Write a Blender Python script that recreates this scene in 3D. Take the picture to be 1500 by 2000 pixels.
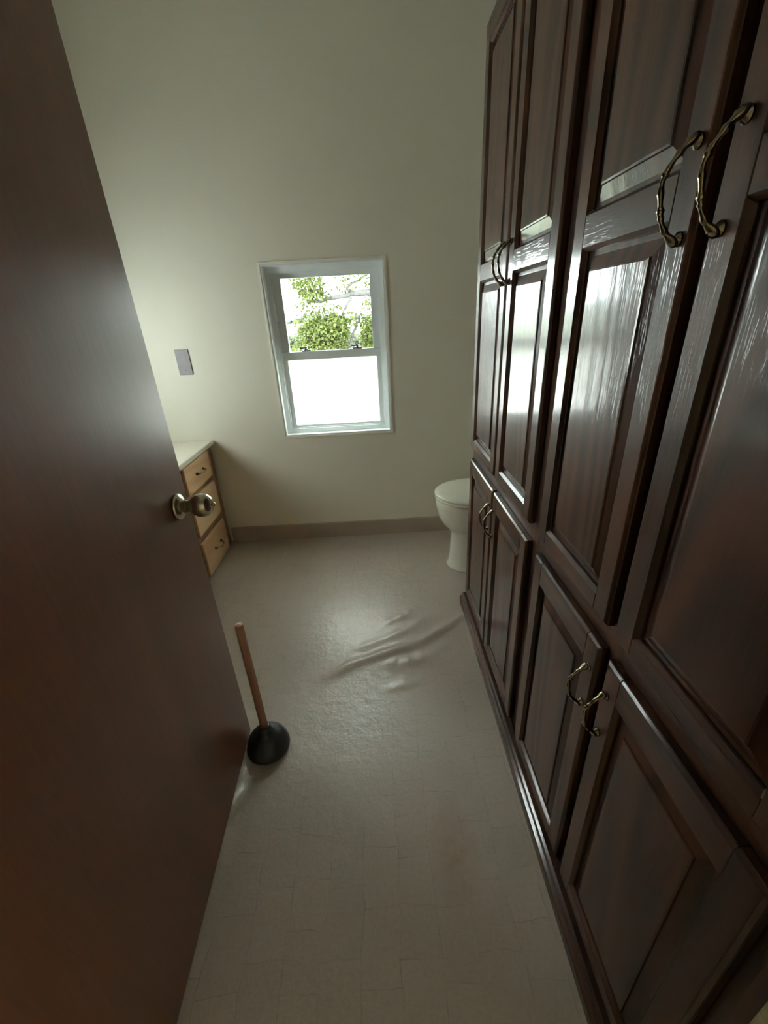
import bpy, bmesh, math, random
from mathutils import Vector, Matrix
for _o in list(bpy.data.objects):
    bpy.data.objects.remove(_o)
SC = bpy.context.scene
COL = SC.collection
S = 1.28                       # metres per layout unit (the camera stands 1 unit above the floor)
R = math.radians

# ------------------------------------------------------------------ camera
cam = bpy.data.objects.new('camera', bpy.data.cameras.new('camera'))
COL.objects.link(cam)
SC.camera = cam
th, ro, ya = R(25.16666), R(-3.2280), R(-0.0195)
fw = Vector((math.sin(ya)*math.cos(th), math.cos(ya)*math.cos(th), -math.sin(th)))
rt = Vector((math.cos(ya), -math.sin(ya), 0)); up = rt.cross(fw)
r2 = rt*math.cos(ro)+up*math.sin(ro); u2 = up*math.cos(ro)-rt*math.sin(ro)
M = Matrix((r2, u2, -fw)).transposed().to_4x4()
M.translation = Vector((0, 0, S))
cam.matrix_world = M
cam.data.sensor_fit = 'VERTICAL'
cam.data.sensor_height = 36.0
cam.data.lens = 817.42/2000*36.0
cam.data.clip_start = 0.02
cam.data.clip_end = 2000

# ------------------------------------------------------------------ world, light, exposure
W = bpy.data.worlds.new('world'); SC.world = W
W.use_nodes = True
wn = W.node_tree.nodes; wn.clear()
wo = wn.new('ShaderNodeOutputWorld'); wb = wn.new('ShaderNodeBackground')
wb.inputs['Color'].default_value = (0.93, 1.0, 1.0, 1)       # even overcast sky
wb.inputs['Strength'].default_value = 54.0
W.node_tree.links.new(wb.outputs[0], wo.inputs[0])

SC.view_settings.view_transform = 'Standard'
SC.view_settings.look = 'None'
SC.view_settings.gamma = 1.0
SC.view_settings.exposure = 0.42
SC.view_settings.use_curve_mapping = False
cy = SC.cycles
cy.use_denoising = True
cy.max_bounces = 12; cy.diffuse_bounces = 8; cy.glossy_bounces = 4
cy.transparent_max_bounces = 16; cy.transmission_bounces = 6
cy.caustics_reflective = False; cy.caustics_refractive = False
cy.sample_clamp_indirect = 6.0

def area(name, loc, rot, sx, sy, power, color=(1, 1, 1), portal=False):
    l = bpy.data.lights.new(name, 'AREA'); l.shape = 'RECTANGLE'
    l.size = sx*S; l.size_y = sy*S; l.energy = power; l.color = color
    o = bpy.data.objects.new(name, l); COL.objects.link(o)
    o.location = Vector(loc)*S; o.rotation_euler = rot
    if portal: l.cycles.is_portal = True
    return o
# sky portal in the window opening: only guides the sampling of the sky, adds no light
area('sky_portal', (-.187, 2.02, .861), (R(-90), 0, 0), .52, .72, 1, portal=True)
area('sky_portal', (-1.26, 1.43, .93), (0, R(-90), 0), .52, .46, 1, portal=True)

# ------------------------------------------------------------------ node helpers
def mat(name):
    m = bpy.data.materials.new(name); m.use_nodes = True
    nt = m.node_tree
    b = nt.nodes['Principled BSDF']
    return m, nt, b
def N(nt, t, **kw):
    n = nt.nodes.new(t)
    for k, v in kw.items():
        if k in n.inputs: n.inputs[k].default_value = v
        else: setattr(n, k, v)
    return n
def L(nt, a, b): nt.links.new(a, b)
def coords(nt, scale=(1, 1, 1), rand=False, rot=(0, 0, 0)):
    tc = N(nt, 'ShaderNodeTexCoord'); mp = N(nt, 'ShaderNodeMapping')
    mp.inputs['Scale'].default_value = scale; mp.inputs['Rotation'].default_value = rot
    if rand:
        oi = N(nt, 'ShaderNodeObjectInfo'); ml = N(nt, 'ShaderNodeMath', operation='MULTIPLY')
        ml.inputs[1].default_value = 7.0
        L(nt, oi.outputs['Random'], ml.inputs[0])
        ad = N(nt, 'ShaderNodeVectorMath', operation='ADD')
        L(nt, tc.outputs['Object'], ad.inputs[0]); L(nt, ml.outputs[0], ad.inputs[1])
        L(nt, ad.outputs[0], mp.inputs['Vector'])
    else:
        L(nt, tc.outputs['Object'], mp.inputs['Vector'])
    return mp.outputs[0]
def noise(nt, vec, scale, detail=4, rough=.5, dist=0):
    n = N(nt, 'ShaderNodeTexNoise'); L(nt, vec, n.inputs['Vector'])
    n.inputs['Scale'].default_value = scale; n.inputs['Detail'].default_value = detail
    n.inputs['Roughness'].default_value = rough; n.inputs['Distortion'].default_value = dist
    return n.outputs['Fac']
def ramp(nt, fac, stops):
    r = N(nt, 'ShaderNodeValToRGB'); L(nt, fac, r.inputs['Fac'])
    e = r.color_ramp.elements
    while len(e) < len(stops): e.new(.5)
    for i, (p, c) in enumerate(stops):
        e[i].position = p; e[i].color = (*c, 1) if len(c) == 3 else c
    return r.outputs['Color']
def bump(nt, b, h, strength, dist, prev=None):
    n = N(nt, 'ShaderNodeBump'); n.inputs['Strength'].default_value = strength
    n.inputs['Distance'].default_value = dist
    L(nt, h, n.inputs['Height'])
    if prev is not None: L(nt, prev, n.inputs['Normal'])
    L(nt, n.outputs[0], b.inputs['Normal'])
    return n.outputs[0]
def mix(nt, a, b_, fac, mode='MIX'):
    m = N(nt, 'ShaderNodeMix', data_type='RGBA', blend_type=mode)
    if isinstance(fac, (int, float)): m.inputs[0].default_value = fac
    else: L(nt, fac, m.inputs[0])
    for i, v in ((6, a), (7, b_)):
        if isinstance(v, tuple): m.inputs[i].default_value = (*v, 1)
        else: L(nt, v, m.inputs[i])
    return m.outputs[2]

def plain(name, col, rough=.5, metal=0, var=.0, vscale=8, bmp=0, bscale=120, coat=0, spec=.5):
    m, nt, b = mat(name)
    b.inputs['Roughness'].default_value = rough; b.inputs['Metallic'].default_value = metal
    b.inputs['Coat Weight'].default_value = coat; b.inputs['Coat Roughness'].default_value = .12
    b.inputs['Specular IOR Level'].default_value = spec
    v = coords(nt)
    n = noise(nt, v, vscale)
    lo = tuple(c*(1-var) for c in col); hi = tuple(min(1, c*(1+var)) for c in col)
    L(nt, ramp(nt, n, [(.3, lo), (.7, hi)]), b.inputs['Base Color'])
    if bmp: bump(nt, b, noise(nt, v, bscale, 3), bmp, .002)
    return m

def wood(name, dark, light, rough, coat=0., coatr=.1, axis='z', ring=9, relief=.35, pore=.5, band=.55, spec=.5):
    """stained timber: cathedral bands, stretched fibre and pores, all running along `axis`"""
    m, nt, b = mat(name)
    if axis == 'z': s1, s2 = (1, 1, .16), (1, 1, .05)
    else: s1, s2 = (1, .16, 1), (1, .05, 1)
    v1 = coords(nt, s1, True); v2 = coords(nt, s2, True)
    low = noise(nt, v1, 3.2, 2, .5, .4)
    mm = N(nt, 'ShaderNodeMath', operation='MULTIPLY'); L(nt, low, mm.inputs[0]); mm.inputs[1].default_value = ring*6.283
    sn = N(nt, 'ShaderNodeMath', operation='SINE'); L(nt, mm.outputs[0], sn.inputs[0])
    mr = N(nt, 'ShaderNodeMapRange'); L(nt, sn.outputs[0], mr.inputs[0]); mr.inputs[1].default_value = -1
    fib = noise(nt, v2, 150, 5, .65)
    por = noise(nt, v2, 420, 2, .6)
    f = N(nt, 'ShaderNodeMath', operation='MULTIPLY_ADD'); L(nt, mr.outputs[0], f.inputs[0]); f.inputs[1].default_value = band
    fm = N(nt, 'ShaderNodeMath', operation='MULTIPLY'); L(nt, fib, fm.inputs[0]); fm.inputs[1].default_value = 1-band
    L(nt, fm.outputs[0], f.inputs[2])
    L(nt, ramp(nt, f.outputs[0], [(.15, dark), (.85, light)]), b.inputs['Base Color'])
    b.inputs['Roughness'].default_value = rough
    b.inputs['Specular IOR Level'].default_value = spec
    b.inputs['Coat Weight'].default_value = coat; b.inputs['Coat Roughness'].default_value = coatr
    b.inputs['Coat IOR'].default_value = 1.5 if coat == 1 else 1.5
    p = bump(nt, b, f.outputs[0], relief, .0012)
    pc = ramp(nt, por, [(.56, (1, 1, 1)), (.64, (0, 0, 0))])
    p = bump(nt, b, pc, pore, .0006, p)
    cn = noise(nt, coords(nt, (1, 1, 1), True), 3.5, 2)
    p = bump(nt, b, cn, .08, .004, p)
    if coat:
        L(nt, p, b.inputs['Coat Normal'])
    return m

# ------------------------------------------------------------------ materials
M_wall = plain('cream_wall_paint', (.85, .83, .735), .5, var=.02, vscale=2, bmp=.25, bscale=260, spec=.4)
M_ceil = plain('white_ceiling_paint', (.55, .55, .52), .8, var=.02)
M_hallwall = plain('tan_textured_wall', (.34, .29, .18), .85, var=.15, vscale=90, bmp=.9, bscale=160)
M_base = plain('taupe_baseboard_paint', (.36, .29, .24), .45, var=.08, vscale=6)
M_vinylw = plain('white_vinyl_window', (.86, .90, .92), .35, var=.02)
M_lock = plain('dark_grey_lock', (.10, .11, .11), .4)
M_bead = plain('white_bead_paint', (.95, .93, .85), .45, var=.02)
M_oak_v = wood('dark_stained_oak_upright_grain', (.014, .005, .003), (.052, .0185, .0085), .5, .6, .13, 'z', ring=12, relief=.22, pore=.12, band=.5, spec=.1)
M_oak_h = wood('dark_stained_oak_level_grain', (.014, .005, .003), (.052, .0185, .0085), .5, .6, .13, 'y', ring=12, relief=.22, pore=.12, band=.5, spec=.1)
M_oak_in = plain('dark_cabinet_side', (.035, .014, .009), .55, var=.2)
M_door = wood('brown_hardboard_door', (.095, .036, .017), (.165, .066, .033), .38, .15, .26, 'z', ring=2, relief=.05, pore=.08, band=.35)
M_lightoak = wood('light_honey_oak', (.50, .30, .15), (.72, .50, .29), .42, .1, .3, 'y', ring=6, relief=.2, pore=.3)
M_vanside = wood('light_honey_oak_frame', (.20, .10, .055), (.30, .17, .09), .45, .1, .3, 'z', ring=5, relief=.2, pore=.3)
M_counter = plain('cream_laminate', (.74, .71, .60), .3, var=.03, vscale=40)
M_porc = plain('white_porcelain', (.80, .79, .70), .12, var=.01, coat=.6)
M_seat = plain('white_plastic_seat', (.82, .81, .72), .22, var=.01)
M_brass = plain('antique_brass', (.22, .18, .125), .2, metal=1, var=.25, vscale=60)
M_nickel = plain('worn_satin_brass', (.46, .42, .32), .24, metal=1, var=.15, vscale=50)
M_rubber = plain('black_rubber', (.012, .013, .015), .42, var=.2)
M_stick = wood('raw_pine_stick', (.36, .18, .12), (.48, .26, .18), .55, 0, .3, 'z', ring=3, relief=.1)
M_plate = plain('mauve_grey_plate', (.19, .17, .185), .5, var=.1, vscale=30)
M_dark = plain('dark_gap', (.02, .012, .01), .8)
M_carpet = plain('tan_hall_carpet', (.30, .25, .17), .95, var=.3, vscale=200, bmp=1, bscale=300)
M_bark = plain('grey_brown_bark', (.009, .008, .0065), .9, var=.3, vscale=12, bmp=.8, bscale=30)
M_grass = plain('meadow_grass', (.048, .054, .026), .95, var=.35, vscale=.25)
M_hill = plain('far_tree_line', (.030, .036, .037), .95, var=.3, vscale=.1)  # distance haze is put into this paler grey-blue colour
M_siding = plain('white_outer_siding', (.5, .5, .48), .7)

def leafmat(name, a, c):
    m, nt, b = mat(name); nt.nodes.remove(b)
    out = nt.nodes['Material Output']
    v = coords(nt); col = ramp(nt, noise(nt, v, 3.5, 5), [(.3, a), (.7, c)])
    d = N(nt, 'ShaderNodeBsdfDiffuse'); t = N(nt, 'ShaderNodeBsdfTranslucent'); mx = N(nt, 'ShaderNodeMixShader')
    mx.inputs[0].default_value = .45
    L(nt, col, d.inputs['Color']); L(nt, col, t.inputs['Color'])
    L(nt, d.outputs[0], mx.inputs[1]); L(nt, t.outputs[0], mx.inputs[2]); L(nt, mx.outputs[0], out.inputs['Surface'])
    return m
M_leaf = leafmat('spring_leaf', (.026, .034, .0085), (.045, .052, .018))
M_bush = leafmat('bush_leaf', (.030, .034, .020), (.04, .044, .030))

def clearglass():
    m, nt, b = mat('clear_pane'); nt.nodes.remove(b); out = nt.nodes['Material Output']
    t = N(nt, 'ShaderNodeBsdfTransparent'); t.inputs['Color'].default_value = (.93, .96, .95, 1)
    g = N(nt, 'ShaderNodeBsdfGlossy'); g.inputs['Roughness'].default_value = .02
    fr = N(nt, 'ShaderNodeFresnel'); fr.inputs['IOR'].default_value = 1.45
    mx = N(nt, 'ShaderNodeMixShader'); L(nt, fr.outputs[0], mx.inputs[0])
    L(nt, t.outputs[0], mx.inputs[1]); L(nt, g.outputs[0], mx.inputs[2]); L(nt, mx.outputs[0], out.inputs['Surface'])
    return m
M_glass = clearglass()
def frosted():
    m, nt, b = mat('obscure_pane'); nt.nodes.remove(b); out = nt.nodes['Material Output']
    v = coords(nt)
    vo = N(nt, 'ShaderNodeTexVoronoi'); vo.inputs['Scale'].default_value = 130; L(nt, v, vo.inputs['Vector'])
    tr = N(nt, 'ShaderNodeBsdfTranslucent'); tr.inputs['Color'].default_value = (.96, .97, .95, 1)
    t = N(nt, 'ShaderNodeBsdfTransparent'); t.inputs['Color'].default_value = (.95, .97, .95, 1)
    f = ramp(nt, vo.outputs['Distance'], [(.2, (.02,)*3), (.6, (.10,)*3)])
    mx = N(nt, 'ShaderNodeMixShader'); L(nt, f, mx.inputs[0])
    L(nt, tr.outputs[0], mx.inputs[1]); L(nt, t.outputs[0], mx.inputs[2]); L(nt, mx.outputs[0], out.inputs['Surface'])
    return m
M_frost = frosted()

def floormat():
    m, nt, b = mat('embossed_sheet_vinyl')
    v = coords(nt)
    wob = N(nt, 'ShaderNodeTexNoise'); wob.inputs['Scale'].default_value = 9; L(nt, v, wob.inputs['Vector'])
    sub = N(nt, 'ShaderNodeVectorMath', operation='MULTIPLY_ADD')
    L(nt, wob.outputs['Color'], sub.inputs[0]); sub.inputs[1].default_value = (.034, .034, 0); L(nt, v, sub.inputs[2])
    mp = N(nt, 'ShaderNodeMapping'); mp.inputs['Rotation'].default_value = (0, 0, R(90)); L(nt, sub.outputs[0], mp.inputs['Vector'])
    br = N(nt, 'ShaderNodeTexBrick'); L(nt, mp.outputs[0], br.inputs['Vector'])
    br.inputs['Scale'].default_value = 1.0; br.inputs['Brick Width'].default_value = .13
    br.inputs['Row Height'].default_value = .087; br.inputs['Mortar Size'].default_value = .0016
    br.inputs['Mortar Smooth'].default_value = .8; br.offset = .37; br.squash = .75; br.squash_frequency = 3
    br.inputs['Color1'].default_value = (.39, .34, .292, 1); br.inputs['Color2'].default_value = (.455, .395, .338, 1)
    br.inputs['Mortar'].default_value = (.24, .20, .165, 1)
    brk = noise(nt, v, 14, 3)                      # joints worn away in places
    cl = mix(nt, br.outputs['Color'], (.43, .37, .318), ramp(nt, brk, [(.32, (.35,)*3), (.62, (.95,)*3)]))
    big = noise(nt, v, 2.3, 5, .6)
    cl = mix(nt, cl, ramp(nt, big, [(.2, (.88, .90, .86)), (.5, (1, 1, 1)), (.8, (1.0, .93, .86))]), .8, 'MULTIPLY')
    fine = noise(nt, v, 110, 3, .7)
    cl = mix(nt, cl, ramp(nt, fine, [(.3, (.9,)*3), (.6, (1,)*3)]), 1.0, 'MULTIPLY')
    # rust coloured stain trail on the vinyl
    tc = N(nt, 'ShaderNodeTexCoord'); m2 = N(nt, 'ShaderNodeMapping')
    m2.inputs['Location'].default_value = (-.105*S*14, -.475*S*6, 0); m2.inputs['Scale'].default_value = (14, 6, 1)
    L(nt, tc.outputs['Object'], m2.inputs['Vector'])
    gr = N(nt, 'ShaderNodeTexGradient', gradient_type='SPHERICAL'); L(nt, m2.outputs[0], gr.inputs['Vector'])
    st = N(nt, 'ShaderNodeMath', operation='MULTIPLY'); L(nt, gr.outputs['Fac'], st.inputs[0]); L(nt, noise(nt, v, 30, 3), st.inputs[1])
    cl = mix(nt, cl, (.30, .17, .11), st.outputs[0])
    L(nt, cl, b.inputs['Base Color'])
    b.inputs['Specular IOR Level'].default_value = .7
    b.inputs['Roughness'].default_value = .42
    b.inputs['Coat Weight'].default_value = .6; b.inputs['Coat Roughness'].default_value = .24
    p = bump(nt, b, br.outputs['Fac'], -.25, .0012)
    p = bump(nt, b, noise(nt, v, 26, 4, .6), .4, .006, p)
    p = bump(nt, b, fine, .25, .0015, p)
    L(nt, p, b.inputs['Coat Normal'])
    return m
M_floor = floormat()

# ------------------------------------------------------------------ mesh helpers
def obj(name, bm, mats, parent=None, smooth=False, bevel=0, seg=2, angle=40):
    bmesh.ops.remove_doubles(bm, verts=bm.verts, dist=1e-6) if bevel == -1 else None
    me = bpy.data.meshes.new(name)
    bm.normal_update(); bm.to_mesh(me); bm.free()
    for mm in (mats if isinstance(mats, (list, tuple)) else [mats]): me.materials.append(mm)
    if smooth:
        for p in me.polygons: p.use_smooth = True
    o = bpy.data.objects.new(name, me); COL.objects.link(o)
    if bevel > 0:
        b = o.modifiers.new('bevel', 'BEVEL'); b.width = bevel*S; b.segments = seg; b.limit_method = 'ANGLE'; b.angle_limit = R(angle)
        b.harden_normals = False
        for p in me.polygons: p.use_smooth = False
    if parent is not None:
        o.parent = parent
        o.matrix_parent_inverse = Matrix.Translation(parent_world(parent)).inverted()
    return o
def parent_world(p):
    return Vector(p.location) if p.parent is None else Vector((0, 0, 0))   # parts themselves sit in world space
def empty(name, loc, label=None, cat=None, group=None, kind=None):
    o = bpy.data.objects.new(name, None); COL.objects.link(o); o.location = Vector(loc)*S; o.empty_display_size = .1
    tag(o, label, cat, group, kind); return o
def tag(o, label=None, cat=None, group=None, kind=None):
    if label: o['label'] = label
    if cat: o['category'] = cat
    if group: o['group'] = group
    if kind: o['kind'] = kind
    return o
def box(bm, x0, x1, y0, y1, z0, z1, mi=0):
    vs = [bm.verts.new(Vector((x, y, z))*S) for x in (x0, x1) for y in (y0, y1) for z in (z0, z1)]
    for f in ((0, 1, 3, 2), (4, 6, 7, 5), (0, 4, 5, 1), (2, 3, 7, 6), (0, 2, 6, 4), (1, 5, 7, 3)):
        fc = bm.faces.new([vs[i] for i in f]); fc.material_index = mi
    return vs
def boxes(*bs):
    bm = bmesh.new()
    for b in bs: box(bm, *b)
    return bm
def prism_y(bm, pts, y0, y1):
    """extrude an (x, z) outline along y"""
    a = [bm.verts.new(Vector((x, y0, z))*S) for x, z in pts]; b = [bm.verts.new(Vector((x, y1, z))*S) for x, z in pts]
    n = len(pts)
    for i in range(n): bm.faces.new((a[i], a[(i+1) % n], b[(i+1) % n], b[i]))
    bm.faces.new(a[::-1]); bm.faces.new(b)
    bmesh.ops.recalc_face_normals(bm, faces=bm.faces)
def lathe(bm, prof, c, axis=Vector((0, 0, 1)), n=40, sx=1, sy=1):
    """prof: (radius, height) pairs"""
    axis = axis.normalized()
    a = axis.orthogonal().normalized() if abs(axis.z) < .99 else Vector((1, 0, 0)); b = axis.cross(a)
    rings = []
    for r, h in prof:
        if r < 1e-6: rings.append([bm.verts.new((Vector(c)+axis*h)*S)])
        else: rings.append([bm.verts.new((Vector(c)+axis*h+a*(r*sx*math.cos(2*math.pi*k/n))+b*(r*sy*math.sin(2*math.pi*k/n)))*S) for k in range(n)])
    for p, q in zip(rings, rings[1:]):
        for k in range(n):
            k2 = (k+1) % n
            if len(p) == 1 and len(q) == 1: continue
            if len(p) == 1: bm.faces.new((p[0], q[k2], q[k]))
            elif len(q) == 1: bm.faces.new((p[k], p[k2], q[0]))
            else: bm.faces.new((p[k], p[k2], q[k2], q[k]))
    bmesh.ops.recalc_face_normals(bm, faces=bm.faces)
    return bm
def sweep(bm, pts, rad, n=12, flat=None):
    """tube through pts with a radius at each point"""
    P = [Vector(p) for p in pts]; rings = []
    ref = Vector((0, 1, 0))
    for i, p in enumerate(P):
        t = (P[min(i+1, len(P)-1)]-P[max(i-1, 0)]).normalized()
        a = ref-t*ref.dot(t)
        if a.length < .1: a = Vector((1, 0, 0))-t*t.x
        a.normalize(); b = t.cross(a)
        fa = flat[i] if flat else 1
        rings.append([bm.verts.new((p+a*(rad[i]*fa*math.cos(2*math.pi*k/n))+b*(rad[i]*math.sin(2*math.pi*k/n)))*S) for k in range(n)])
    for p, q in zip(rings, rings[1:]):
        for k in range(n): bm.faces.new((p[k], p[(k+1) % n], q[(k+1) % n], q[k]))
    bm.faces.new(rings[0][::-1]); bm.faces.new(rings[-1])
    bmesh.ops.recalc_face_normals(bm, faces=bm.faces)
    return bm
def ss(t): t = max(0, min(1, t)); return t*t*(3-2*t)

# ================================================================== SETTING
YB = 1.878; XL = -1.16; XR = .74; ZC = 1.97; Y0 = .02; Y1 = .124
WX0, WX1, WZ0, WZ1 = -.427, .054, .523, 1.200
T = .11
# floor: one sheet of vinyl with the two lifted ridges that cross it
ridges = [([(-.20, .955), (-.13, 1.005), (-.03, 1.04), (.05, 1.065), (.13, 1.105), (.19, 1.15), (.262, 1.21)], .0095, .017),
          ([(-.12, 1.07), (-.03, 1.105), (.04, 1.14), (.10, 1.185), (.14, 1.235)], .004, .017),
          ([(-.02, 1.0), (.06, 1.0), (.13, 1.03)], .005, .02),
          ([(-.02, 1.19), (.05, 1.225), (.09, 1.27)], .004, .018),
          ([(-.02, .90), (.05, .91)], .003, .014),
          ([(-.385, .69), (-.383, .62), (-.388, .52), (-.392, .44)], .011, .022)]
def seg_d(px, py, a, b):
    dx, dy = b[0]-a[0], b[1]-a[1]; t = ((px-a[0])*dx+(py-a[1])*dy)/(dx*dx+dy*dy); t = max(0, min(1, t))
    return math.hypot(px-a[0]-t*dx, py-a[1]-t*dy), t
def floor_z(x, y):
    z = 0.
    for pts, h, w in ridges:
        if x < min(p[0] for p in pts)-.07 or x > max(p[0] for p in pts)+.07 or y < min(p[1] for p in pts)-.07 or y > max(p[1] for p in pts)+.07: continue
        best = (9, 0)
        for i in range(len(pts)-1):
            d, t = seg_d(x, y, pts[i], pts[i+1])
            if d < best[0]: best = (d, (i+t)/(len(pts)-1))
        d, u = best
        z = max(z, h*math.exp(-(d/w)**2)*(math.sin(math.pi*min(1, max(0, .06+u*.88)))**.6)*(1+.25*math.sin(u*19)))
    return z
bm = bmesh.new()
nx, ny = 270, 270
xs = [XL+(XR-XL)*i/nx for i in range(nx+1)]; ys = [Y0+(YB-Y0)*j/ny for j in range(ny+1)]
g = [[bm.verts.new(Vector((x, y, floor_z(x, y)))*S) for y in ys] for x in xs]
for i in range(nx):
    for j in range(ny): bm.faces.new((g[i][j], g[i+1][j], g[i+1][j+1], g[i][j+1]))
fl = obj('floor', bm, M_floor, smooth=True); tag(fl, 'beige embossed sheet vinyl floor with lifted wrinkles and faint tile print', kind='structure')

def wallbox(name, label, m, *bs):
    o = obj(name, boxes(*bs), m); tag(o, label, kind='structure'); return o
wallbox('wall_back', 'cream painted end wall with the window', M_wall,
        (XL-.08, WX0, YB, YB+T, -.05, ZC), (WX1, XR+.08, YB, YB+T, -.05, ZC),
        (WX0, WX1, YB, YB+T, -.05, WZ0), (WX0, WX1, YB, YB+T, WZ1, ZC))
V0, V1, V2, V3 = 1.24, 1.62, .70, 1.16       # side window added to light the back wall, unseen behind the door
wallbox('wall_left', 'cream painted wall behind the vanity', M_wall, (XL-.08, XL, Y0, V0, -.05, ZC), (XL-.08, XL, V1, YB, -.05, ZC),
        (XL-.08, XL, V0, V1, -.05, V2), (XL-.08, XL, V0, V1, V3, ZC))
wallbox('wall_right', 'cream painted wall behind cabinets and toilet', M_wall, (XR, XR+.08, Y0, YB, -.05, ZC))
wallbox('wall_front', 'tan textured wall around the doorway', M_hallwall,
        (XL-.08, -.405, Y0, Y1, -.05, ZC), (.272, XR+.08, Y0, Y1, -.05, ZC), (-.405, .272, Y0, Y1, 1.60, ZC))
wallbox('ceiling', 'white painted ceiling', M_ceil, (XL-.08, XR+.08, Y0, YB+T, ZC, ZC+.05))
# dim hall behind the camera
wallbox('floor_hall', 'tan carpet in the dark hall', M_carpet, (-1.0, 1.0, -1.2, Y0, -.05, -.002))
wallbox('wall_hall', 'tan hall walls behind the doorway', M_hallwall, (-1.06, -1.0, -1.2, Y0, -.05, ZC), (1.0, 1.06, -1.2, Y0, -.05, ZC), (-1.06, 1.06, -1.26, -1.2, -.05, ZC))
wallbox('ceiling_hall', 'white hall ceiling', M_ceil, (-1.06, 1.06, -1.26, Y0, ZC, ZC+.05))

# baseboards
bb = bmesh.new(); h = .079
pts = [(0, 0), (0, h), (-.004, h), (-.0085, h-.004), (-.0085, 0)]
a = [bb.verts.new(Vector((-.766, YB+x, z))*S) for x, z in pts]; b = [bb.verts.new(Vector((XR, YB+x, z))*S) for x, z in pts]
for i in range(5): bb.faces.new((a[i], a[(i+1) % 5], b[(i+1) % 5], b[i]))
bb.faces.new(a[::-1]); bb.faces.new(b); bmesh.ops.recalc_face_normals(bb, faces=bb.faces)
o = obj('baseboard_back', bb, M_base); tag(o, 'taupe painted baseboard under the window', kind='structure')
o = obj('baseboard_right', boxes((XR-.0085, XR, 1.32, YB-.009, 0, h)), M_base); tag(o, 'taupe painted baseboard behind the toilet', kind='structure')

# ------------------------------------------------------------------ window
win = empty('window_1', (-.187, YB+.05, WZ0), 'white double hung window with clear upper and obscure lower pane', kind='structure')
def ring(bm, x0, x1, z0, z1, w, y0, y1, wt=None, wb_=None, wr=None):
    wt = w if wt is None else wt; wb_ = w if wb_ is None else wb_; wr = w if wr is None else wr
    o_ = [(x0, z0), (x1, z0), (x1, z1), (x0, z1)]; i_ = [(x0+w, z0+wb_), (x1-wr, z0+wb_), (x1-wr, z1-wt), (x0+w, z1-wt)]
    def V(p, y): return bm.verts.new(Vector((p[0], y, p[1]))*S)
    of, if_, ob, ib = [V(p, y0) for p in o_], [V(p, y0) for p in i_], [V(p, y1) for p in o_], [V(p, y1) for p in i_]
    for k in range(4):
        j = (k+1) % 4
        bm.faces.new((of[k], of[j], if_[j], if_[k])); bm.faces.new((ob[j], ob[k], ib[k], ib[j]))
        bm.faces.new((of[j], of[k], ob[k], ob[j])); bm.faces.new((if_[k], if_[j], ib[j], ib[k]))
    bmesh.ops.recalc_face_normals(bm, faces=bm.faces)
    return bm
E_ = .0008
obj('edge_trim', ring(bmesh.new(), WX0-.008, WX1+.008, WZ0-.008, WZ1+.008, .0085, YB-.0045, YB-.0002), M_bead, win, bevel=.0012)
obj('reveal', ring(bmesh.new(), WX0+E_, WX1-E_, WZ0+E_, WZ1-E_, .006, YB-.002, YB+.030), M_vinylw, win)
obj('window_frame', ring(bmesh.new(), WX0+E_, WX1-E_, WZ0+E_, WZ1-E_, .024, YB+.030, YB+.105), M_vinylw, win, bevel=.0015)
obj('frame_stop', ring(bmesh.new(), WX0+.024, WX1-.024, WZ0+.024, WZ1-.024, .006, YB+.036, YB+.040), M_vinylw, win, bevel=.001)
us = obj('upper_sash', ring(bmesh.new(), WX0+.0245, WX1-.0245, .846, WZ1-.0245, .0335, YB+.066, YB+.086, wt=.0215, wb_=.026, wr=.0365), M_vinylw, win, bevel=.002)
obj('clear_pane', boxes((WX0+.056, WX1-.059, YB+.0755, YB+.0775, .870, WZ1-.044)), M_glass, us)
ls = obj('lower_sash', ring(bmesh.new(), WX0+.0245, WX1-.0245, WZ0+.0245, .876, .0250, YB+.043, YB+.063, wt=.034, wb_=.0150, wr=.0250), M_vinylw, win, bevel=.002)
obj('obscure_pane', boxes((WX0+.048, WX1-.048, YB+.0505, YB+.0525, WZ0+.038, .844)), M_frost, ls)
for x in (-.295, -.075):
    b_ = bmesh.new()
    lathe(b_, [(0, 0), (.012, 0), (.012, .004), (.007, .007), (.006, .010), (0, .011)], (x, YB+.053, .8762), n=20)
    box(b_, x-.026, x+.004, YB+.046, YB+.056, .887, .894)
    box(b_, x-.020, x+.020, YB+.046, YB+.061, .8762, .8815)
    obj('sash_lock', b_, M_lock, ls, bevel=.0008)
for x0 in (WX0+.030, WX1-.060):
    obj('tilt_latch', boxes((x0, x0+.03, YB+.047, YB+.060, .8762, .881)), M_vinylw, ls, bevel=.001)
obj('outer_sill', boxes((WX0+E_, WX1-E_, YB+.105, YB+.135, WZ0-.01, WZ0+.012)), M_vinylw, win)

w2 = empty('added_light_window', (XL-.04, (V0+V1)/2, V2), 'added side window, unseen, brightening the back wall and far floor', kind='structure')  # invented opening that feeds daylight to the far end of the room
obj('window_frame', boxes((XL-.07, XL+.004, V0+E_, V0+.03, V2+E_, V3-E_), (XL-.07, XL+.004, V1-.03, V1-E_, V2+E_, V3-E_),
                          (XL-.07, XL+.004, V0+.03, V1-.03, V2+E_, V2+.03), (XL-.07, XL+.004, V0+.03, V1-.03, V3-.03, V3-E_)), M_vinylw, w2, bevel=.0015)
obj('obscure_pane', boxes((XL-.045, XL-.043, V0+.0302, V1-.0302, V2+.0302, V3-.0302)), M_frost, w2)

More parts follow.
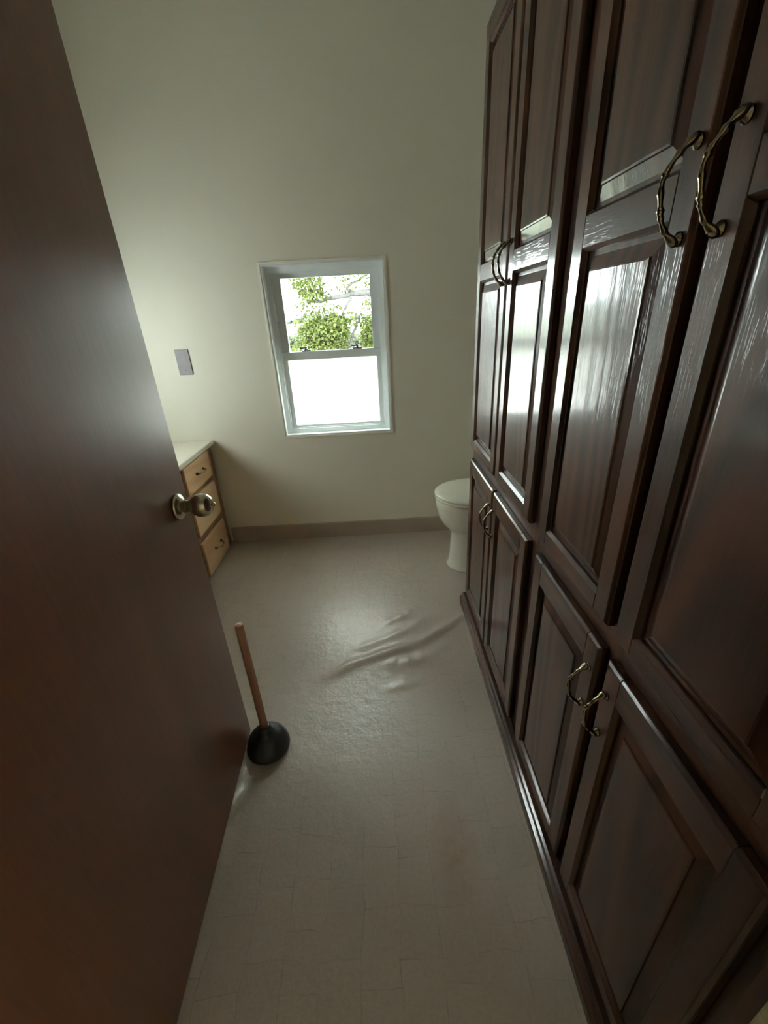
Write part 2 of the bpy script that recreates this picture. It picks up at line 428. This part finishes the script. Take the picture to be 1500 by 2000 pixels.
# ------------------------------------------------------------------ entry door on the left
hx, hy = -.3645, .150; ex, ey = -.3900, .777
dang = math.atan2(ex-hx, ey-hy)
dl = math.hypot(ex-hx, ey-hy)
dr = bpy.data.meshes.new('door_1')
bm = boxes((-.0275, 0, 0, dl, .013, 1.585)); bm.to_mesh(dr); bm.free(); dr.materials.append(M_door)
door = bpy.data.objects.new('door_1', dr); COL.objects.link(door)
door.location = (hx*S, hy*S, 0); door.rotation_euler = (0, 0, -dang)
bv = door.modifiers.new('bevel', 'BEVEL'); bv.width = .0015*S; bv.segments = 2
tag(door, 'plain brown flush door standing open at the left', kind='structure')
def dchild(name, bm, m, par=door, smooth=False, bevel=0):
    o = obj(name, bm, m, None, smooth, bevel); o.parent = par; return o
kz = .694; ky = dl-.052
kn = dchild('door_knob', lathe(bmesh.new(), [(0, .066), (.008, .0655), (.0155, .0625), (.0205, .056), (.0225, .047), (.0215, .039), (.0175, .032), (.0125, .027), (.0105, .022), (.0115, .018), (.012, .012), (0, .012)],
            (0, ky, kz), Vector((1, 0, 0)), 40), M_nickel, smooth=True)
dchild('rose', lathe(bmesh.new(), [(0, .0001), (.0245, .0001), (.0255, .003), (.0235, .007), (.018, .010), (.0135, .0125), (0, .0125)], (0, ky, kz), Vector((1, 0, 0)), 40), M_nickel, kn, True)
dchild('lock_button', lathe(bmesh.new(), [(0, .071), (.003, .0705), (.0038, .068), (.0038, .064), (0, .064)], (0, ky, kz), Vector((1, 0, 0)), 16), M_nickel, kn, True)
dchild('latch_plate', boxes((-.0235, -.004, dl, dl+.0012, kz-.022, kz+.022)), M_nickel)
for z in (.15, .80, 1.43):
    dchild('hinge', lathe(bmesh.new(), [(0, z), (.0045, z), (.0045, z+.07), (0, z+.07)], (.004, -.004, 0), n=14), M_nickel, smooth=False)
# door casing on the inner side of the doorway, dark stained
o = obj('trim_1', boxes((.2725, .2815, Y1+.0004, Y1+.012, 0, 1.64)), M_oak_v); tag(o, 'dark stained casing strip at the doorway edge', kind='structure')

# ------------------------------------------------------------------ tall cabinets
XD = .283; XF = .297; XK = .715; DT = .0135
def door_mesh(y0, y1, z0, z1, panels, st=.035):
    """frame-and-panel door: stiles with upright grain (slot 0), rails with level grain (slot 1)"""
    bm = bmesh.new(); x0, x1 = XD, XD+DT
    e = .0045                     # eased outer edge drops back
    def bar(a0, a1, b0, b1, mi, ea=(0, 0, 0, 0)):
        # face at x0; ea = which sides carry the eased outer edge (y-, y+, z-, z+)
        f = [(a0+e*ea[0], b0+e*ea[2]), (a1-e*ea[1], b0+e*ea[2]), (a1-e*ea[1], b1-e*ea[3]), (a0+e*ea[0], b1-e*ea[3])]
        k = [(a0, b0), (a1, b0), (a1, b1), (a0, b1)]
        V = lambda p, x: bm.verts.new(Vector((x, p[0], p[1]))*S)
        A = [V(p, x0) for p in f]; B = [V(p, x0+e*.8) for p in k]; C = [V(p, x1) for p in k]
        fs = [bm.faces.new(A)]
        for i in range(4):
            j = (i+1) % 4
            fs += [bm.faces.new((A[i], A[j], B[j], B[i])), bm.faces.new((B[i], B[j], C[j], C[i]))]
        fs.append(bm.faces.new(C[::-1]))
        for q in fs: q.material_index = mi
    bar(y0, y0+st, z0, z1, 0, (1, 0, 1, 1)); bar(y1-st, y1, z0, z1, 0, (0, 1, 1, 1))
    zz = [z0]+[v for p in panels for v in p]+[z1]
    for i in range(0, len(zz), 2):
        bar(y0+st+.0002, y1-st-.0002, zz[i], zz[i+1], 1, (0, 0, 1 if i == 0 else 0, 1 if i == len(zz)-2 else 0))
    # sticking: small sloped lip round each opening
    for (a, b) in panels:
        w = .0045
        o_ = [(y0+st, a), (y1-st, a), (y1-st, b), (y0+st, b)]; i_ = [(y0+st+w, a+w), (y1-st-w, a+w), (y1-st-w, b-w), (y0+st+w, b-w)]
        V = lambda p, x: bm.verts.new(Vector((x, p[0], p[1]))*S)
        A = [V(p, x0+.0012) for p in o_]; B = [V(p, x0+.0062) for p in i_]; C = [V(p, x1-.001) for p in i_]
        for i in range(4):
            j = (i+1) % 4
            for q in (bm.faces.new((A[i], A[j], B[j], B[i])), bm.faces.new((B[i], B[j], C[j], C[i]))): q.material_index = i % 2 == 0 and 1 or 0
    bmesh.ops.recalc_face_normals(bm, faces=bm.faces)
    return bm
def panel_mesh(y0, y1, z0, z1, arch=0):
    """raised panel: groove, wide bevel, small step, flat field"""
    bm = bmesh.new()
    prof = [(0.0035, .0098), (.0105, .0094), (.0255, .0042), (.0262, .0020), (.0285, .0014)]
    V = lambda p, x: bm.verts.new(Vector((XD+x, p[0], p[1]))*S)
    rings = []
    for ins, dx in prof:
        rings.append([V(p, dx) for p in ((y0+ins, z0+ins), (y1-ins, z0+ins), (y1-ins, z1-ins), (y0+ins, z1-ins))])
    for A, B in zip(rings, rings[1:]):
        for i in range(4):
            j = (i+1) % 4; bm.faces.new((A[i], A[j], B[j], B[i]))
    bm.faces.new(rings[-1])
    bk = [V(p, .0125) for p in ((y0+.0035, z0+.0035), (y1-.0035, z0+.0035), (y1-.0035, z1-.0035), (y0+.0035, z1-.0035))]
    for i in range(4):
        j = (i+1) % 4; bm.faces.new((bk[i], bk[j], rings[0][j], rings[0][i]))
    bm.faces.new(bk[::-1])
    bmesh.ops.recalc_face_normals(bm, faces=bm.faces)
    return bm
def handle_mesh():
    """bow pull with beads and flared ends; local: x = out of the door (negative), z = up"""
    bm = bmesh.new(); pts = []; rad = []; fl_ = []
    n = 48
    for i in range(n+1):
        u = -1+2*i/n; a = abs(u)
        z = .040*u
        out = .0225*(1-a**2.3)*1.0+.0022
        if a > .86: out = .0022+(.0225*(1-.86**2.3))*(1-a)/.14*.9
        r = .0027
        for c, w, h_ in ((0, .10, .0014), (.34, .045, .0022), (.46, .035, .0012), (.70, .05, .0016)):
            r += h_*math.exp(-((a-c)/w)**2)
        f = 1.0
        if a > .74: r += .0020*ss((a-.74)/.16)*(1-.55*ss((a-.93)/.07)); f = 1+.55*ss((a-.74)/.2)
        pts.append((-out, .0022*math.sin(u*5.5)*(1-a), z)); rad.append(r*.76); fl_.append(f)
    sweep(bm, pts, rad, 12, fl_)
    for s in (-1, 1):
        lathe(bm, [(0, 0), (.0062, 0), (.0062, .0018), (.0035, .004), (.003, .010), (0, .010)], (0, 0, .0352*s), Vector((-1, 0, 0)), 16)
    return bm
HM = None
def handle(par, y, z):
    global HM
    if HM is None:
        bm = handle_mesh(); HM = bpy.data.meshes.new('handle'); bm.to_mesh(HM); bm.free(); HM.materials.append(M_brass)
        for p in HM.polygons: p.use_smooth = True
    o = bpy.data.objects.new('handle', HM); COL.objects.link(o); o.parent = par
    o.matrix_parent_inverse = Matrix.Translation(parent_world(par)).inverted()
    o.location = Vector((XD, y, z))*S
    return o
def cab_door(root, y0, y1, z0, z1, panels, hy_, hz_):
    d = obj('door', door_mesh(y0, y1, z0, z1, panels), [M_oak_v, M_oak_h], root, bevel=.0009, seg=1, angle=30)
    for a, b in panels:
        obj('panel', panel_mesh(y0+.035, y1-.035, a, b), M_oak_v, d)
    handle(d, hy_, hz_)
    return d
def cabinet(y0, y1, doors, label):
    root = empty('pantry_cabinet', (.5, (y0+y1)/2, 0), label, 'cabinet', 'dark oak pantry cabinets along the right side')
    bm = boxes((XF+.013, XK, y0+.0005, y0+.012, .004, 1.577), (XF+.013, XK, y1-.012, y1-.0005, .004, 1.577),
               (XF+.013, XK, y0+.012, y1-.012, .045, .060), (XF+.013, XK, y0+.012, y1-.012, 1.565, 1.577),
               (XK-.008, XK, y0+.012, y1-.012, .060, 1.565), (XF+.013, XK-.008, y0+.012, y1-.012, .584, .598), (XF+.013, XK-.008, y0+.012, y1-.012, 1.09, 1.10))
    obj('carcass', bm, M_oak_in, root)
    a, b, mid = y0, y1, (doors[0][1]+doors[1][0])/2
    sa = doors[0][0]-y0+.012; sb = y1-doors[1][1]+.012
    f = bmesh.new()
    box(f, XF, XF+.0128, a+.0004, a+sa, .004, 1.585, 0); box(f, XF, XF+.0128, b-sb, b-.0004, .004, 1.585, 0)
    box(f, XF, XF+.0128, mid-.018, mid+.018, .004, 1.585, 0)
    for z0_, z1_ in ((.004, .075), (.560, .622), (1.545, 1.585)):
        box(f, XF, XF+.0128, a+sa, mid-.018, z0_, z1_, 1); box(f, XF, XF+.0128, mid+.018, b-sb, z0_, z1_, 1)
    obj('face_frame', f, [M_oak_v, M_oak_h], root)
    ua, ub = doors
    hA, hB = ua[1]-.016, ub[0]+.016
    for (p, q), hh in ((ua, hA), (ub, hB)):
        cab_door(root, p, q, .612, 1.562, [(.640, 1.066), (1.103, 1.520)], hh, 1.084)
        cab_door(root, p, q, .060, .574, [(.092, .528)], hh, .490)
    return root
cabinet(.707, 1.290, ((.733, .990), (1.001, 1.272)), 'tall dark oak cabinet with narrow doors, farthest one, beside the toilet')
cabinet(.139, .7065, ((.160, .411), (.430, .683)), 'tall dark oak cabinet with wide doors, nearest the camera at right')
# base moulding along both cabinets
bm = bmesh.new()
prism_y(bm, [(.268, 0), (.2675, .020), (.269, .026), (.2745, .030), (.277, .0375), (.2815, .041), (.2962, .042), (.2962, 0)], .139, 1.293)
o = obj('trim_2', bm, M_oak_h, bevel=0); tag(o, 'dark stained base moulding running along the cabinet feet', kind='structure')

# ------------------------------------------------------------------ vanity on the left
van = empty('vanity_cabinet', (-.95, 1.5, 0), 'light oak vanity with a bank of three drawers behind the open door', 'cabinet')
VX = -.765
obj('carcass', boxes((XL+.002, VX-.020, .92, .94, .006, .508), (XL+.002, VX-.020, 1.848, 1.868, .006, .508), (XL+.002, XL+.012, .94, 1.848, .006, .508),
                     (XL+.012, VX-.020, .94, 1.848, .008, .02), (XL+.012, VX-.020, 1.50, 1.512, .02, .508)), M_oak_in, van)
f = boxes((VX-.0195, VX-.0135, .92, 1.872, .006, .016), (VX-.0195, VX-.0135, .92, 1.872, .499, .508),
          (VX-.0195, VX-.0135, .92, .95, .016, .499), (VX-.0195, VX-.0135, 1.49, 1.545, .016, .499), (VX-.0195, VX-.0135, 1.812, 1.872, .016, .499),
          (VX-.0195, VX-.0135, 1.545, 1.812, .355, .385), (VX-.0195, VX-.0135, 1.545, 1.812, .165, .20))
obj('face_frame', f, M_vanside, van)
def vhandle(par, y, z):
    o = bpy.data.objects.new('handle', HM); COL.objects.link(o); o.parent = par
    o.matrix_parent_inverse = Matrix.Translation(parent_world(par)).inverted()
    o.rotation_euler = (R(90), 0, R(180)); o.location = Vector((VX, y, z))*S
for z0_, z1_ in ((.386, .499), (.202, .362), (.010, .170)):
    d = obj('drawer', boxes((VX-.0133, VX, 1.548, 1.808, z0_, z1_)), M_lightoak, van, bevel=.003, seg=3)
    vhandle(d, 1.683, (z0_+z1_)/2+.004)
for y0_, y1_ in ((.935, 1.21), (1.22, 1.495)):
    d = obj('cabinet_door', boxes((VX-.0133, VX, y0_, y1_, .010, .497)), M_vanside, van, bevel=.003, seg=3)
top = obj('countertop', boxes((XL+.002, VX+.010, .90, YB-.0006, .5085, .5285)), M_counter, van, bevel=.004, seg=3)
obj('backsplash', boxes((XL+.002, XL+.016, .90, YB-.0006, .5286, .60)), M_counter, van, bevel=.002)

# ------------------------------------------------------------------ wall plate
pl = bmesh.new()
vs = box(pl, -.8325, -.7755, YB-.0045, YB-.0003, .8135, .9135)
pl_o = obj('wall_plate', pl, M_plate, bevel=.0025, seg=2)
tag(pl_o, 'blank mauve grey rectangular cover plate on the wall above the vanity', 'wall plate')
for z in (.832, .895):
    obj('screw', lathe(bmesh.new(), [(0, 0), (.0028, 0), (.0024, .0009), (0, .0010)], (-.804, YB-.0045, z), Vector((0, -1, 0)), 12), M_plate, pl_o)

# ------------------------------------------------------------------ toilet
to = empty('toilet', (.46, 1.55, 0), 'white toilet with closed lid beyond the dark cabinets', 'toilet')
TC = 1.555
def loft(secs, n=48, cap=True, pw=2.0):
    """secs: (z, front x, back x, half width, front share)"""
    bm = bmesh.new(); rings = []
    for z, f_, b_, w, k in secs:
        c = f_+(b_-f_)*k; rg = []
        for i in range(n):
            t = 2*math.pi*i/n; cx, sy = math.cos(t), math.sin(t)
            ax = (c-f_) if cx < 0 else (b_-c)
            px = c+ax*math.copysign(abs(cx)**(2/ (2.0 if cx < 0 else 2.7)), cx)
            py = TC+w*math.copysign(abs(sy)**(2/(2.05 if cx < 0 else 2.7)), sy)
            rg.append(bm.verts.new(Vector((px, py, z))*S))
        rings.append(rg)
    for A, B in zip(rings, rings[1:]):
        for i in range(n): bm.faces.new((A[i], A[(i+1) % n], B[(i+1) % n], B[i]))
    bm.faces.new(rings[0][::-1]); bm.faces.new(rings[-1])
    bmesh.ops.recalc_face_normals(bm, faces=bm.faces)
    return bm
obj('bowl', loft([(0, .262, .62, .088, .35), (.010, .260, .62, .090, .35), (.018, .268, .618, .084, .35), (.06, .272, .615, .080, .35), (.12, .275, .612, .076, .36), (.16, .275, .61, .076, .38),
                  (.178, .266, .61, .082, .40), (.195, .250, .61, .097, .42), (.215, .234, .61, .112, .44), (.245, .221, .61, .126, .46), (.285, .2140, .61, .134, .47), (.316, .2125, .61, .1355, .47), (.320, .2155, .61, .132, .47)]), M_porc, to, smooth=True)
obj('seat', loft([(.3205, .2125, .545, .1345, .5), (.322, .2095, .548, .1375, .5), (.329, .2085, .549, .139, .5), (.3325, .2105, .547, .1365, .5)]), M_seat, to, smooth=True)
obj('lid', loft([(.3335, .2105, .550, .1365, .5), (.335, .2078, .552, .1395, .5), (.341, .2075, .552, .140, .5), (.3455, .2115, .550, .136, .5), (.3475, .225, .540, .122, .5), (.3485, .26, .51, .09, .5), (.349, .34, .43, .03, .5)]), M_seat, to, smooth=True)
tk = obj('tank', boxes((.585, .725, TC-.155, TC+.155, .3205, .585)), M_porc, to, bevel=.018, seg=4)
obj('tank_lid', boxes((.577, .732, TC-.165, TC+.165, .586, .611)), M_porc, to, bevel=.008, seg=3)
obj('flush_lever', boxes((.566, .5845, TC-.13, TC-.115, .535, .548), (.566, .573, TC-.13, TC-.07, .537, .545)), M_nickel, to, bevel=.002)
for y in (-.04, .04):
    obj('seat_hinge', lathe(bmesh.new(), [(0, .3205), (.013, .3205), (.013, .343), (.009, .348), (0, .349)], (.566, TC+y*1.0, 0), n=20), M_seat, to, smooth=False)

# ------------------------------------------------------------------ plunger
px_, py_ = -.334, .737
pg = empty('plunger', (px_, py_, 0), 'plunger with black rubber cup and wooden stick standing by the door edge', 'plunger')
obj('rubber_cup', lathe(bmesh.new(), [(.049, .0006), (.0525, .0006), (.0548, .004), (.0545, .009), (.0525, .019), (.0475, .032), (.039, .043), (.028, .050), (.0195, .054), (.0165, .060), (.0155, .072), (.0135, .075), (0, .075)],
                        (px_, py_, 0), n=48), M_rubber, pg, smooth=True)
obj('stick', lathe(bmesh.new(), [(0, .0755), (.0095, .0755), (.0095, .394), (.0078, .400), (0, .4015)], (px_, py_, 0), n=24), M_stick, pg, smooth=False, bevel=0)
for p in bpy.data.objects['stick'].data.polygons: p.use_smooth = len(p.vertices) == 4

# ================================================================== OUTSIDE
GZ = -.65
bm = bmesh.new()
n = 40
gv = [[bm.verts.new(Vector((-160+320*i/n, 2.05+298*(j/n)**2, GZ+.25*math.sin(i*.7)*min(1, j/8)*.6))*S) for j in range(n+1)] for i in range(n+1)]
for i in range(n):
    for j in range(n): bm.faces.new((gv[i][j], gv[i+1][j], gv[i+1][j+1], gv[i][j+1]))
o = obj('ground', bm, M_grass, smooth=True); tag(o, 'pale green meadow outside the window', kind='structure')
# far tree line
random.seed(4)
bm = bmesh.new()
for k in range(70):
    x = -150+300*k/69+random.uniform(-2, 2); r = random.uniform(3.0, 5.5)
    m_ = Matrix.Translation(Vector((x, 250+random.uniform(-10, 10), GZ+r*.35))*S) @ Matrix.Diagonal((r*S*1.2, r*S, r*S*.62, 1))
    bmesh.ops.create_icosphere(bm, subdivisions=2, radius=1, matrix=m_)
for v in bm.verts: v.co += Vector((random.uniform(-.6, .6), 0, random.uniform(-.5, .5)))
o = obj('far_trees', bm, M_hill, smooth=True); tag(o, 'hazy tree line across the far end of the meadow', 'trees', kind='stuff')

def leaf(bm, c, s, rnd):
    d = Vector((rnd.gauss(0, 1), rnd.gauss(0, 1), rnd.gauss(-.4, .7))).normalized()
    u = Vector((rnd.gauss(0, 1), rnd.gauss(0, 1), rnd.gauss(0, .6))); u = (u-d*u.dot(d)).normalized(); nrm = d.cross(u)
    A = bm.verts.new(c*S); B = bm.verts.new((c+d*s*.45+u*s*.36+nrm*s*.08)*S)
    C = bm.verts.new((c+d*s)*S); D = bm.verts.new((c+d*s*.45-u*s*.36+nrm*s*.08)*S)
    bm.faces.new((A, B, C)); bm.faces.new((A, C, D))
rnd = random.Random(11)
tree = empty('tree', (1.7, 5.6, GZ), 'spring green tree with spreading branches close outside the window', 'tree')
br_ = bmesh.new(); lf = bmesh.new()
def branch(pts, r0, r1):
    P = [Vector(p) for p in pts]; out = []
    for i in range(len(P)-1):
        for k in range(4): out.append(P[i].lerp(P[i+1], k/4)+Vector((rnd.gauss(0, .008), rnd.gauss(0, .01), rnd.gauss(0, .008))))
    out.append(P[-1]); m = len(out)
    sweep(br_, out, [(r0+(r1-r0)*i/(m-1))*1.1+.006 for i in range(m)], 7)
    return out
branch([(1.7, 5.6, GZ-.1), (1.65, 5.6, .4), (1.5, 5.5, 1.2), (1.2, 5.5, 2.2), (1.0, 5.5, 3.2)], .17, .05)
B1 = branch([(1.6, 5.55, .75), (.9, 5.3, 1.05), (.25, 5.1, 1.20), (-.15, 5.0, 1.215), (-.42, 5.0, 1.19), (-.70, 5.0, 1.16)], .05, .006)
B2 = branch([(-.15, 5.0, 1.215), (-.28, 5.0, 1.27), (-.10, 5.0, 1.36), (.03, 5.0, 1.44)], .010, .004)
B3 = branch([(-.22, 5.0, 1.21), (-.31, 5.0, 1.05), (-.36, 5.0, .93), (-.40, 5.0, .80)], .010, .006)
B4 = branch([(-.15, 5.0, 1.00), (-.19, 5.0, .92), (-.24, 5.0, .80), (-.33, 5.0, .66)], .009, .005)
B5 = branch([(1.4, 5.5, 1.4), (.5, 5.2, 1.9), (-.3, 5.1, 1.85), (-.62, 5.0, 1.45), (-.66, 5.0, 1.3)], .045, .008)
B6 = branch([(1.65, 5.6, .2), (.8, 5.3, .35), (.1, 5.1, .55), (-.3, 5.0, .68), (-.66, 5.0, .80)], .05, .008)
branch([(1.0, 5.5, 3.2), (.1, 5.7, 3.4), (-.9, 5.8, 3.5), (-1.8, 5.8, 3.5)], .06, .015); branch([(1.2, 5.5, 2.2), (.2, 5.6, 2.3), (-.8, 5.7, 2.3), (-1.7, 5.7, 2.6)], .06, .012)
B7 = branch([(-.12, 5.0, .62), (-.06, 5.05, .8), (-.02, 5.0, .98)], .01, .005)
clusters = [  # x, y, z, rx, ry, rz, count
    (-.66, 5.0, 1.335, .19, .20, .13, 330), (-.60, 5.0, 1.22, .17, .18, .09, 190), (-.72, 5.0, 1.13, .13, .15, .09, 55),
    (-.55, 5.0, .86, .30, .24, .13, 900), (-.70, 5.0, .96, .16, .2, .10, 140), (-.40, 5.0, .92, .16, .20, .12, 280), (-.60, 5.0, .72, .32, .22, .11, 700),
    (-.46, 5.0, 1.08, .20, .18, .09, 70), (-.20, 5.0, 1.00, .13, .15, .08, 60), (-.04, 5.0, .86, .12, .18, .16, 420), (-.02, 5.0, .68, .14, .18, .10, 200),
    (-.10, 5.0, 1.42, .20, .15, .07, 70), (-.28, 5.0, 1.33, .18, .15, .10, 70), (-.02, 5.0, 1.12, .10, .15, .10, 60), (-.62, 5.0, 1.02, .22, .15, .07, 90), (.02, 5.0, 1.33, .12, .15, .10, 40),
    (.55, 5.2, 1.25, .5, .4, .4, 900), (1.2, 5.4, 1.6, .7, .6, .6, 1600), (.2, 5.2, 2.0, .9, .6, .35, 1500), (1.1, 5.5, 2.7, 1.1, .9, .7, 2200),
    (.5, 5.2, .55, .4, .4, .3, 700), (-.4, 5.6, 2.0, 1.5, .9, .38, 3600), (-1.3, 5.7, 2.5, 1.2, .9, .6, 2600), (-.2, 5.7, 2.9, 1.5, 1.0, .8, 4200), (-1.0, 5.8, 3.6, 1.6, 1.0, .8, 3600), (.5, 5.8, 3.9, 1.5, 1.0, .7, 2600), (2.2, 5.6, 1.5, .8, .7, .7, 1500), (-.95, 5.1, .5, .45, .4, .25, 500), (-.5, 5.1, .42, .5, .4, .2, 700)]  # high clusters out of view are added to keep sky off the near floor
for x, y, z, rx, ry, rz, cnt in clusters:
    near = cnt < 1000 and x < .1 and z > .55
    if near: cnt = int(cnt*2.3)
    for k in range(cnt):
        while True:
            p = Vector((rnd.uniform(-1, 1), rnd.uniform(-1, 1), rnd.uniform(-1, 1)))
            if p.length <= 1: break
        leaf(lf, Vector((x+p.x*rx, y+p.y*ry, z+p.z*rz)), rnd.uniform(.024, .046) if near else rnd.uniform(.045, .08), rnd)
obj('branches', br_, M_bark, tree, smooth=True)
o = obj('foliage', lf, M_leaf, tree); o['kind'] = 'stuff'
# shrubs in the meadow
for k, (x, y, r, label) in enumerate(((-1.55, 24, .95, 'low grey green shrub in the meadow right of the tree foliage'), (-5.4, 27, .9, 'low shrub in the meadow at the left of the upper pane'))):
    bm = bmesh.new(); stem = bmesh.new()
    for q in range(1100):
        while True:
            p = Vector((rnd.uniform(-1, 1), rnd.uniform(-1, 1), rnd.uniform(-1, 1)))
            if p.length <= 1: break
        leaf(bm, Vector((x+p.x*r*1.5, y+p.y*r, GZ+r*.5+p.z*r*.55)), rnd.uniform(.14, .24), rnd)
    s_ = empty('shrub', (x, y, GZ), label, 'shrub')
    for q in range(6):
        sweep(stem, [(x+q*.05-.15, y, GZ), (x+(q-2.5)*.2, y+.1, GZ+r*.4), (x+(q-2.5)*.4, y, GZ+r*.8)], [.04, .03, .012], 6)
    obj('stem', stem, M_bark, s_)
    o = obj('foliage', bm, M_bush, s_); o['kind'] = 'stuff'
